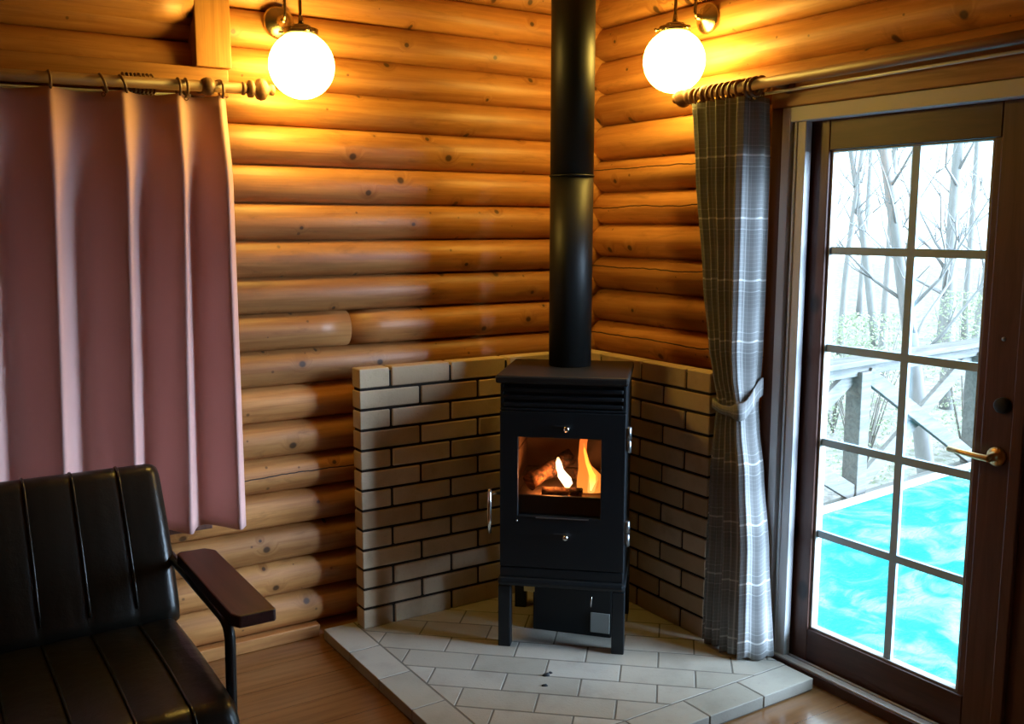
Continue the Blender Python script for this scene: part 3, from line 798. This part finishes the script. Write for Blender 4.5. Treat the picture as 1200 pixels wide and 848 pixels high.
# tie band round the waist, rising to a hook on the casing
bm = new(); UV = bm.loops.layers.uv.new('cloth'); N = 30; rows = []
loop = [(-0.118, -0.872), (-0.158, -0.853), (-0.196, -0.848), (-0.215, -0.862), (-0.22, -0.9), (-0.218, -0.945), (-0.21, -0.975), (-0.183, -0.984), (-0.143, -0.98), (-0.104, -0.972), (-0.096, -0.945), (-0.103, -0.9)]
lp_ = []
for i in range(len(loop)):
    p0, p1, p2, p3 = (Vector(loop[(i + k) % len(loop)]) for k in (-1, 0, 1, 2))
    for k in range(4):
        u = k / 4; lp_.append(.5 * ((2 * p1) + (p2 - p0) * u + (2 * p0 - 5 * p1 + 4 * p2 - p3) * u * u + (3 * p1 - p0 - 3 * p2 + p3) * u ** 3))
n = len(lp_)
for i, p in enumerate(lp_):
    zc = .872 - .012 * smoothst((-.86 - p.y) / .05) + .075 * smoothst((p.x + .213) / .105) * smoothst((-.93 - p.y) / .03)
    hw = .015 + .014 * smoothst((-.94 - p.y) / .03)
    rows.append([bm.verts.new((p.x, p.y, zc + hw)), bm.verts.new((p.x, p.y, zc - hw))])
for i in range(n):
    A, Bq = rows[i], rows[(i + 1) % n]; f = bm.faces.new((A[0], A[1], Bq[1], Bq[0])); f.smooth = True
    for lp, uvc in zip(f.loops, ((i * .009, .05), (i * .009, 0), (i * .009 + .009, 0), (i * .009 + .009, .05))): lp[UV].uv = uvc
o = obj('tieback', bm, M['plaid'], GC, solid=.004); o['label'] = 'plaid tieback band'

# ------------------------------------------------------------------ sofa
SF = thing('sofa', 'black vinyl channel-back sofa with dark wooden armrests in front of the pink curtain', 'sofa', (-2.48, -.85, 0))
so = Vector((2.48, .85, 0))
XR, XLs = -1.910, -3.05
def channel(name, seams, prof_fn, parent, depth, m, XR=XR):
    """loft: closed profile at each x, front face dips at seams"""
    bm = new(); xs = []
    x = XLs
    while x < XR - 1e-6: xs.append(x); x += .009
    xs.append(XR)
    rings = []
    for x in xs:
        e = min(x - XLs, XR - x); edge = 1 - math.sqrt(max(0, 1 - (1 - min(1, e / .035)) ** 2))
        dmin = min(abs(x - s) for s in seams)
        dip = depth * math.exp(-(dmin / .008) ** 2) - .003 * (1 - math.exp(-(dmin / .05) ** 2))
        rings.append([bm.verts.new(Vector((x, yy, zz)) + so) for (yy, zz) in prof_fn(edge, dip)])
    k = len(rings[0])
    for A, Bq in zip(rings, rings[1:]):
        for j in range(k):
            f = bm.faces.new((A[j], A[(j + 1) % k], Bq[(j + 1) % k], Bq[j])); f.smooth = True
    bm.faces.new(rings[0]); bm.faces.new(rings[-1])
    return obj(name, bm, m, parent, smooth=True)
seams = [-2.004 - .113 * k for k in range(10)]
ub = Vector((0, .19, .37)).normalized(); nb = Vector((0, -ub.z, ub.y))   # up the back, out of the back
def rrect(w, h, r, n=6):
    pts = []
    for cx, cy, a0 in ((w - r, r, -90), (w - r, h - r, 0), (r, h - r, 90), (r, r, 180)):
        for k in range(n + 1):
            a = math.radians(a0 + 90 * k / n); pts.append((cx + r * math.cos(a), cy + r * math.sin(a)))
    # densify straight sides
    out = []
    for i in range(len(pts)):
        p, q = pts[i], pts[(i + 1) % len(pts)]; L = math.dist(p, q); out.append(p)
        for k in range(1, int(L / .04) + 1): out.append((p[0] + (q[0] - p[0]) * k / (int(L / .04) + 1), p[1] + (q[1] - p[1]) * k / (int(L / .04) + 1)))
    return out
def back_prof(edge, dip):
    out = []
    for (w, h) in rrect(.105, .435, .042):
        f = smoothst((w - .05) / .05); w2 = w - (dip + .03 * edge) * f; h2 = .205 + (h - .205) * (1 - .08 * edge)
        w2 = .05 + (w2 - .05) * (1 - .25 * edge) + .016 * f * math.sin(PI * max(0, min(1, h / .435)))
        p = Vector((0, -.575, .388)) + ub * h2 + nb * w2
        out.append((p.y, p.z))
    return out
bk = channel('back_cushion', seams, back_prof, SF, .003, M['vinyl'], -1.894)
def seat_prof(edge, dip):
    out = []
    for (d_, h) in rrect(.655, .13, .05):
        f = smoothst((h - .065) / .065); h2 = h - (dip + .02 * edge) * f
        ff = smoothst((d_ - .55) / .1); d2 = d_ - (dip + .02 * edge) * ff
        h2 += .012 * f * math.sin(PI * max(0, min(1, d_ / .655)))
        out.append((-.545 - d2, .305 + h2))
    return out
st = channel('seat_cushion', seams, seat_prof, SF, .003, M['vinyl'])
for s in seams[:9]:
    bm = new()
    hs = [(h, .105 + .016 * math.sin(PI * h / .435)) for h in (.05, .1, .15, .2, .25, .3, .35, .393)] + [(.393 + .042 * math.sin(a_), .063 + .042 * math.cos(a_) + .004 * math.cos(a_)) for a_ in (.4, .8, 1.2, 1.571)]
    tube(bm, [Vector((s, 0, 0)) + Vector((0, -.575, .388)) + ub * h + nb * w + so for h, w in hs], .0040, 8)
    obj('piping', bm, M['piping'], bk)
    bm = new()
    ds = [(d_, .13 + .012 * math.sin(PI * d_ / .655)) for d_ in (.12, .2, .3, .4, .5, .56, .605)] + [(.605 + .05 * math.sin(a_), .08 + .05 * math.cos(a_) + .002) for a_ in (.4, .8, 1.2, 1.571)] + [(.655, .05)]
    tube(bm, [Vector((s, -.545 - d_, .305 + h)) + so for d_, h in ds], .0040, 8)
    obj('piping', bm, M['piping'], st)
for sx in (XR + .012, XLs - .012):
    sg = 1 if sx > -2.4 else -1
    bm = new()
    pts = [(sx, -1.065, .0), (sx, -1.08, .30), (sx, -1.088, .46)] + [tuple(p) for p in bez((sx, -1.09, .50), (sx, -1.098, .572), (sx, -1.08, .578), (sx, -1.02, .578), 8)] + [(sx, -.80, .578), (sx, -.555, .578)]
    tube(bm, [Vector(p) + so for p in pts], .0125, 12)
    tube(bm, [Vector(p) + so for p in [(sx, -.48, .0), (sx, -.52, .28), (sx, -.545, .42), (sx, -.545, .50), (sx, -.56, .578)]], .0125, 12)
    obj('tube_frame', bm, M['grid'], SF)
    bm = new()
    c = sx + sg * .036
    a, b = (c - .047, c + .047)
    prism(bm, [(p[0] + so.x, p[1] + so.y) for p in [(a + .012, -1.165), (b - .003, -1.165), (b, -1.160), (b, -.70), (b - .02, -.672), (a + .01, -.668), (a, -.68), (a, -1.14)]], .591, .620)
    o = obj('armrest', bm, M['arm'], SF, bevel=.004); o['label'] = 'dark reddish wooden armrest'
bm = new()
for yy, zz in ((-.60, .285), (-1.07, .285)): tube(bm, [Vector((XLs - .012, yy, zz)) + so, Vector((XR + .012, yy, zz)) + so], .0125, 10)
obj('cross_rail', bm, M['grid'], SF)

# ------------------------------------------------------------------ outdoors
DK = -.43
def out(P): return Vector(P)
RL, RD = Vector((2.60, 1.02, 0)), Vector((.99395, .10984, 0))
RN = Vector((-RD.y, RD.x, 0))
bm = new(); prism(bm, [(.115, -3.4), (6.6, -3.4), (6.6, 1.54), (.115, .83)], DK - .06, DK); struct(obj('deck', bm, M['greywood']), 'grey timber deck outside the door', 'deck')
bm = new(); bx(bm, (-30, -40, -1.4), (60, 60, -1.3)); struct(obj('ground', bm, M['ground']), 'leaf-strewn woodland floor beyond the deck', 'ground')
# railing
RA = thing('deck_railing', 'weathered deck railing with crossed braces outside the glass door', 'railing', (RL.x, RL.y, DK), math.atan2(RD.y, RD.x))
TOP = .565 - DK
posts = [-1.23, .47, 2.17, 3.87]
for p in posts:
    bm = new(); bx(bm, (p - .06, -.06, 0), (p + .06, .06, TOP - .09)); obj('post', bm, M['greywood'], RA, bevel=.006)
bm = new(); bx(bm, (-2.3, -.09, TOP - .04), (4.0, .09, TOP)); obj('top_rail', bm, M['greywood'], RA, bevel=.006)
bm = new(); bx(bm, (-2.3, -.025, TOP - .12), (3.95, .025, TOP - .04)); obj('lower_rail', bm, M['greywood'], RA, bevel=.004)
for a, b in zip(posts, posts[1:]):
    a += .06; b -= .06; z0, z1 = .06, TOP - .12
    for (p, q, yy) in (((a, z1), (b, z0), -.028), ((a, z0), (b, z1), .028)):
        dx, dz = q[0] - p[0], q[1] - p[1]; L = math.hypot(dx, dz); ang = math.atan2(dz, dx)
        mx = Matrix.Translation((p[0], yy, p[1])) @ Matrix.Rotation(-ang, 4, 'Y')
        bm = new(); bx(bm, (0, -.019, -.056), (L, .019, .056), mx); obj('brace', bm, M['greywood'], RA, bevel=.004)
# tarp
bm = new(); n = 110; g_ = []
def tz(x, y):
    z = DK + .04 + smoothst((1.02 + (x - 2.6) * .1105 - .25 - y) / .4) * (.02 * math.sin(3.1 * x + 1.3 * y) + .016 * math.sin(5.3 * y - 2.2 * x + 1))
    for (kx, ky, ph, am) in ((4.2, 9.5, .3, .030), (-3.1, 7.7, 1.9, .026), (6.5, -5.2, 4., .02), (9., 13., 2.2, .012)):
        z += am * smoothst((1.02 + (x - 2.6) * .1105 - .25 - y) / .4) * (1 - abs(math.sin(kx * x * .5 + ky * y * .5 + ph + .8 * math.sin(1.7 * x - 1.1 * y)))) ** 3
    return z
for i in range(n + 1):
    row = []
    for j in range(n + 1):
        a = i / n; b = j / n
        x = .16 + a * 5.6; ymax = 1.02 + (x - 2.6) * .1105 - .075; y = -2.6 + (ymax + 2.6) * b
        row.append(bm.verts.new((x, y, tz(x, y))))
    g_.append(row)
for i in range(n):
    for j in range(n):
        f = bm.faces.new((g_[i][j], g_[i + 1][j], g_[i + 1][j + 1], g_[i][j + 1])); f.smooth = True
tag(obj('tarp', bm, M['tarp'], None, solid=.006), 'crumpled turquoise tarpaulin spread over the deck outside', 'tarp')
bm = new(); bx(bm, (-1.9, -.03, 0), (2.9, .03, .03))
o = obj('plank', bm, M['plank'], None, bevel=.004); o.location = (2.62, .885, DK + .045); o.rotation_euler = (0, 0, math.atan2(RD.y, RD.x) - .015)
tag(o, 'long white plank lying on the tarpaulin by the railing', 'plank')

# trees and shrubs
def tree(label, base, h, r, lean=(0, 0), nb=10, seed=1):
    rnd = random.Random(seed); T = thing('bare_tree', label, 'tree', base, 0., 'bare trees beyond the deck')
    bm = new(); pts = []; rs = []
    for i in range(13):
        k = i / 12; pts.append(Vector((lean[0] * k + .06 * h * .2 * math.sin(k * 5 + seed), lean[1] * k + .05 * math.sin(k * 4 + seed * 2), h * k))); rs.append(r * (1 - .75 * k) + .004)
    tube(bm, pts, rs, 9); tr_ = obj('trunk', bm, M['bark'], T)
    bm = new()
    for b in range(nb):
        k = rnd.uniform(.18, .97); i = int(k * 12); p = pts[i].lerp(pts[min(12, i + 1)], k * 12 - i); a = rnd.uniform(0, 2 * PI); L = h * rnd.uniform(.10, .24) * (1.15 - k * .6)
        d = Vector((math.cos(a), math.sin(a), rnd.uniform(.5, 1.5))).normalized()
        q = [p + d * L * s + Vector((0, 0, .25 * L * s * s)) + Vector((rnd.uniform(-1, 1), rnd.uniform(-1, 1), 0)) * L * .05 for s in (0, .3, .6, .85, 1)]
        r0 = rs[i] * .3; tube(bm, q, [r0, r0 * .75, r0 * .5, r0 * .3, r0 * .15], 6)
        for c in range(4):
            s = rnd.choice((1, 2, 3)); d2 = (d + Vector((rnd.uniform(-1, 1), rnd.uniform(-1, 1), rnd.uniform(-.2, .8)))).normalized()
            tube(bm, [q[s], q[s] + d2 * L * .2, q[s] + d2 * L * .38 + Vector((0, 0, L * .08))], [r0 * .35, r0 * .22, r0 * .08], 5)
    o = obj('branches', bm, M['bark'], T); o['kind'] = 'stuff'
def fromcam(px, dist):
    """point on the ground seen in the given direction, px measured on the photograph"""
    f = 1134.8; yaw = .998614
    a = yaw - math.atan((px - 600) / f)
    return Vector((-2.48 + dist * math.cos(a), -3.15 + dist * math.sin(a), -1.3))
tl = [(1116, 16, 9, .105, (.2, 0), 'straight grey trunk filling the upper right pane'), (1149, 17, 9, .075, (.7, -.3), 'slender tree leaning right at the edge of the upper right pane'),
      (1040, 19, 9, .075, (-.2, .1), 'thin trunk left of the middle glazing bar'), (1030, 24, 10, .11, (-1.2, 1.3), 'tall tree leaning left in the upper left pane'),
      (1110, 9.8, 5.5, .085, (-.9, .55), 'near forked trunk leaning left behind the railing'), (1098, 21, 9, .07, (.5, -.2), 'fine-branched tree between the two right-hand trunks'),
      (1066, 28, 10, .09, (.3, .2), 'distant tree behind the middle glazing bar'), (992, 22, 9, .08, (.4, -.2), 'distant tree at the left edge of the glass'),
      (1137, 26, 10, .09, (-.3, .2), 'distant tree at the right edge of the glass'), (1008, 32, 11, .10, (.3, .1), 'far tree in the left panes behind the shrub'),
      (1185, 24, 9, .09, (.1, .1), 'tree beyond the lock stile'), (960, 16, 8, .07, (-.3, .3), 'thin tree beside the curtain edge of the glass')]
for k, (px, dd, h, r, ln, lb) in enumerate(tl):
    tree('bare woodland tree, ' + lb, fromcam(px, dd), h, r, ln, 14, k + 3)
def shrub(label, base, w, h, seed, n=2600):
    rnd = random.Random(seed); T = thing('shrub', label, 'shrub', base, 0., 'shrubs beyond the deck')
    bm = new()
    for k in range(14):
        a = rnd.uniform(0, 6.28); q = Vector((math.cos(a) * w * .8, math.sin(a) * w * .8, h * rnd.uniform(.6, 1)))
        tube(bm, [Vector((0, 0, 0)), q * .5 + Vector((0, 0, .1)), q], [.014, .009, .003], 5)
    obj('stems', bm, M['stem'], T)
    bm = new()
    for k in range(n):
        a = rnd.uniform(0, 6.28); rr = w * math.sqrt(rnd.random()); z = h * (rnd.random() ** .7); rr *= .4 + .6 * math.sin(PI * min(1, z / h * .85 + .1))
        c = Vector((rr * math.cos(a), rr * math.sin(a), z)); u = Vector((rnd.uniform(-1, 1), rnd.uniform(-1, 1), rnd.uniform(-1, 1))).normalized(); v = u.orthogonal().normalized(); s = rnd.uniform(.014, .03)
        bm.faces.new([bm.verts.new(c + u * s), bm.verts.new(c + v * s * .5), bm.verts.new(c - u * s), bm.verts.new(c - v * s * .5)])
    o = obj('foliage', bm, M['leaf'], T); o['kind'] = 'stuff'
shrub('pale green shrub beyond the railing in the left panes', fromcam(1018, 10.8), .6, 1.85, 2)
shrub('pale green shrub beyond the railing in the right panes', fromcam(1142, 12.6), .62, 2.0, 5)
shrub('small sparse shrub at the left edge of the glass', fromcam(984, 13.5), .6, 1.6, 8, 1400)

# ------------------------------------------------------------------ daylight, exposure, camera
W = bpy.data.worlds.new('overcast_sky'); S.world = W; W.use_nodes = True
bg = W.node_tree.nodes['Background']
t = NT.__new__(NT); t.m = W; t.t = W.node_tree; t.b = None
sx_ = t.n('ShaderNodeSeparateXYZ'); t.l(t.n('ShaderNodeTexCoord').outputs['Generated'], sx_.inputs[0])
t.l(t.math('MULTIPLY_ADD', t.math('MAXIMUM', sx_.outputs[2], 0.), 3., 3.4), bg.inputs[1])
bg.inputs[0].default_value = (.62, .87, 1.0, 1)

sl = bpy.data.lights.new('hazy_sun', 'SUN'); sl.energy = 35.; sl.angle = math.radians(54); sl.color = (.54, .74, 1.)
so_ = bpy.data.objects.new('hazy_sun', sl); COL.objects.link(so_)
az, el = math.radians(-49), math.radians(11)
so_.rotation_euler = Vector((math.cos(el) * math.cos(az), math.cos(el) * math.sin(az), math.sin(el))).to_track_quat('Z', 'Y').to_euler()
so_.location = (4, -5, 3)

S.view_settings.view_transform = 'Standard'; S.view_settings.look = 'None'
S.view_settings.exposure = .16; S.view_settings.gamma = 1.; S.view_settings.use_curve_mapping = False
S.cycles.use_denoising = True
S.cycles.max_bounces = 10; S.cycles.diffuse_bounces = 5; S.cycles.glossy_bounces = 4; S.cycles.transparent_max_bounces = 16
S.cycles.caustics_reflective = False; S.cycles.caustics_refractive = False
S.cycles.sample_clamp_indirect = 6.

cam = bpy.data.cameras.new('camera'); co = bpy.data.objects.new('camera', cam); COL.objects.link(co); S.camera = co
f_, pi_, ya_, ro_ = 1134.77651, .139608693, .998613954, .00212270642
F = Vector((math.cos(pi_) * math.cos(ya_), math.cos(pi_) * math.sin(ya_), -math.sin(pi_)))
r_ = Vector((math.sin(ya_), -math.cos(ya_), 0)); u_ = r_.cross(F)
c_, s_ = math.cos(ro_), math.sin(ro_)
R2 = c_ * r_ + s_ * u_; U2 = -s_ * r_ + c_ * u_
co.matrix_world = Matrix(((R2.x, U2.x, -F.x, -2.48), (R2.y, U2.y, -F.y, -3.15), (R2.z, U2.z, -F.z, 1.452), (0, 0, 0, 1)))
cam.sensor_fit = 'HORIZONTAL'; cam.sensor_width = 36; cam.lens = f_ / 1200 * 36; cam.clip_start = .02; cam.clip_end = 300
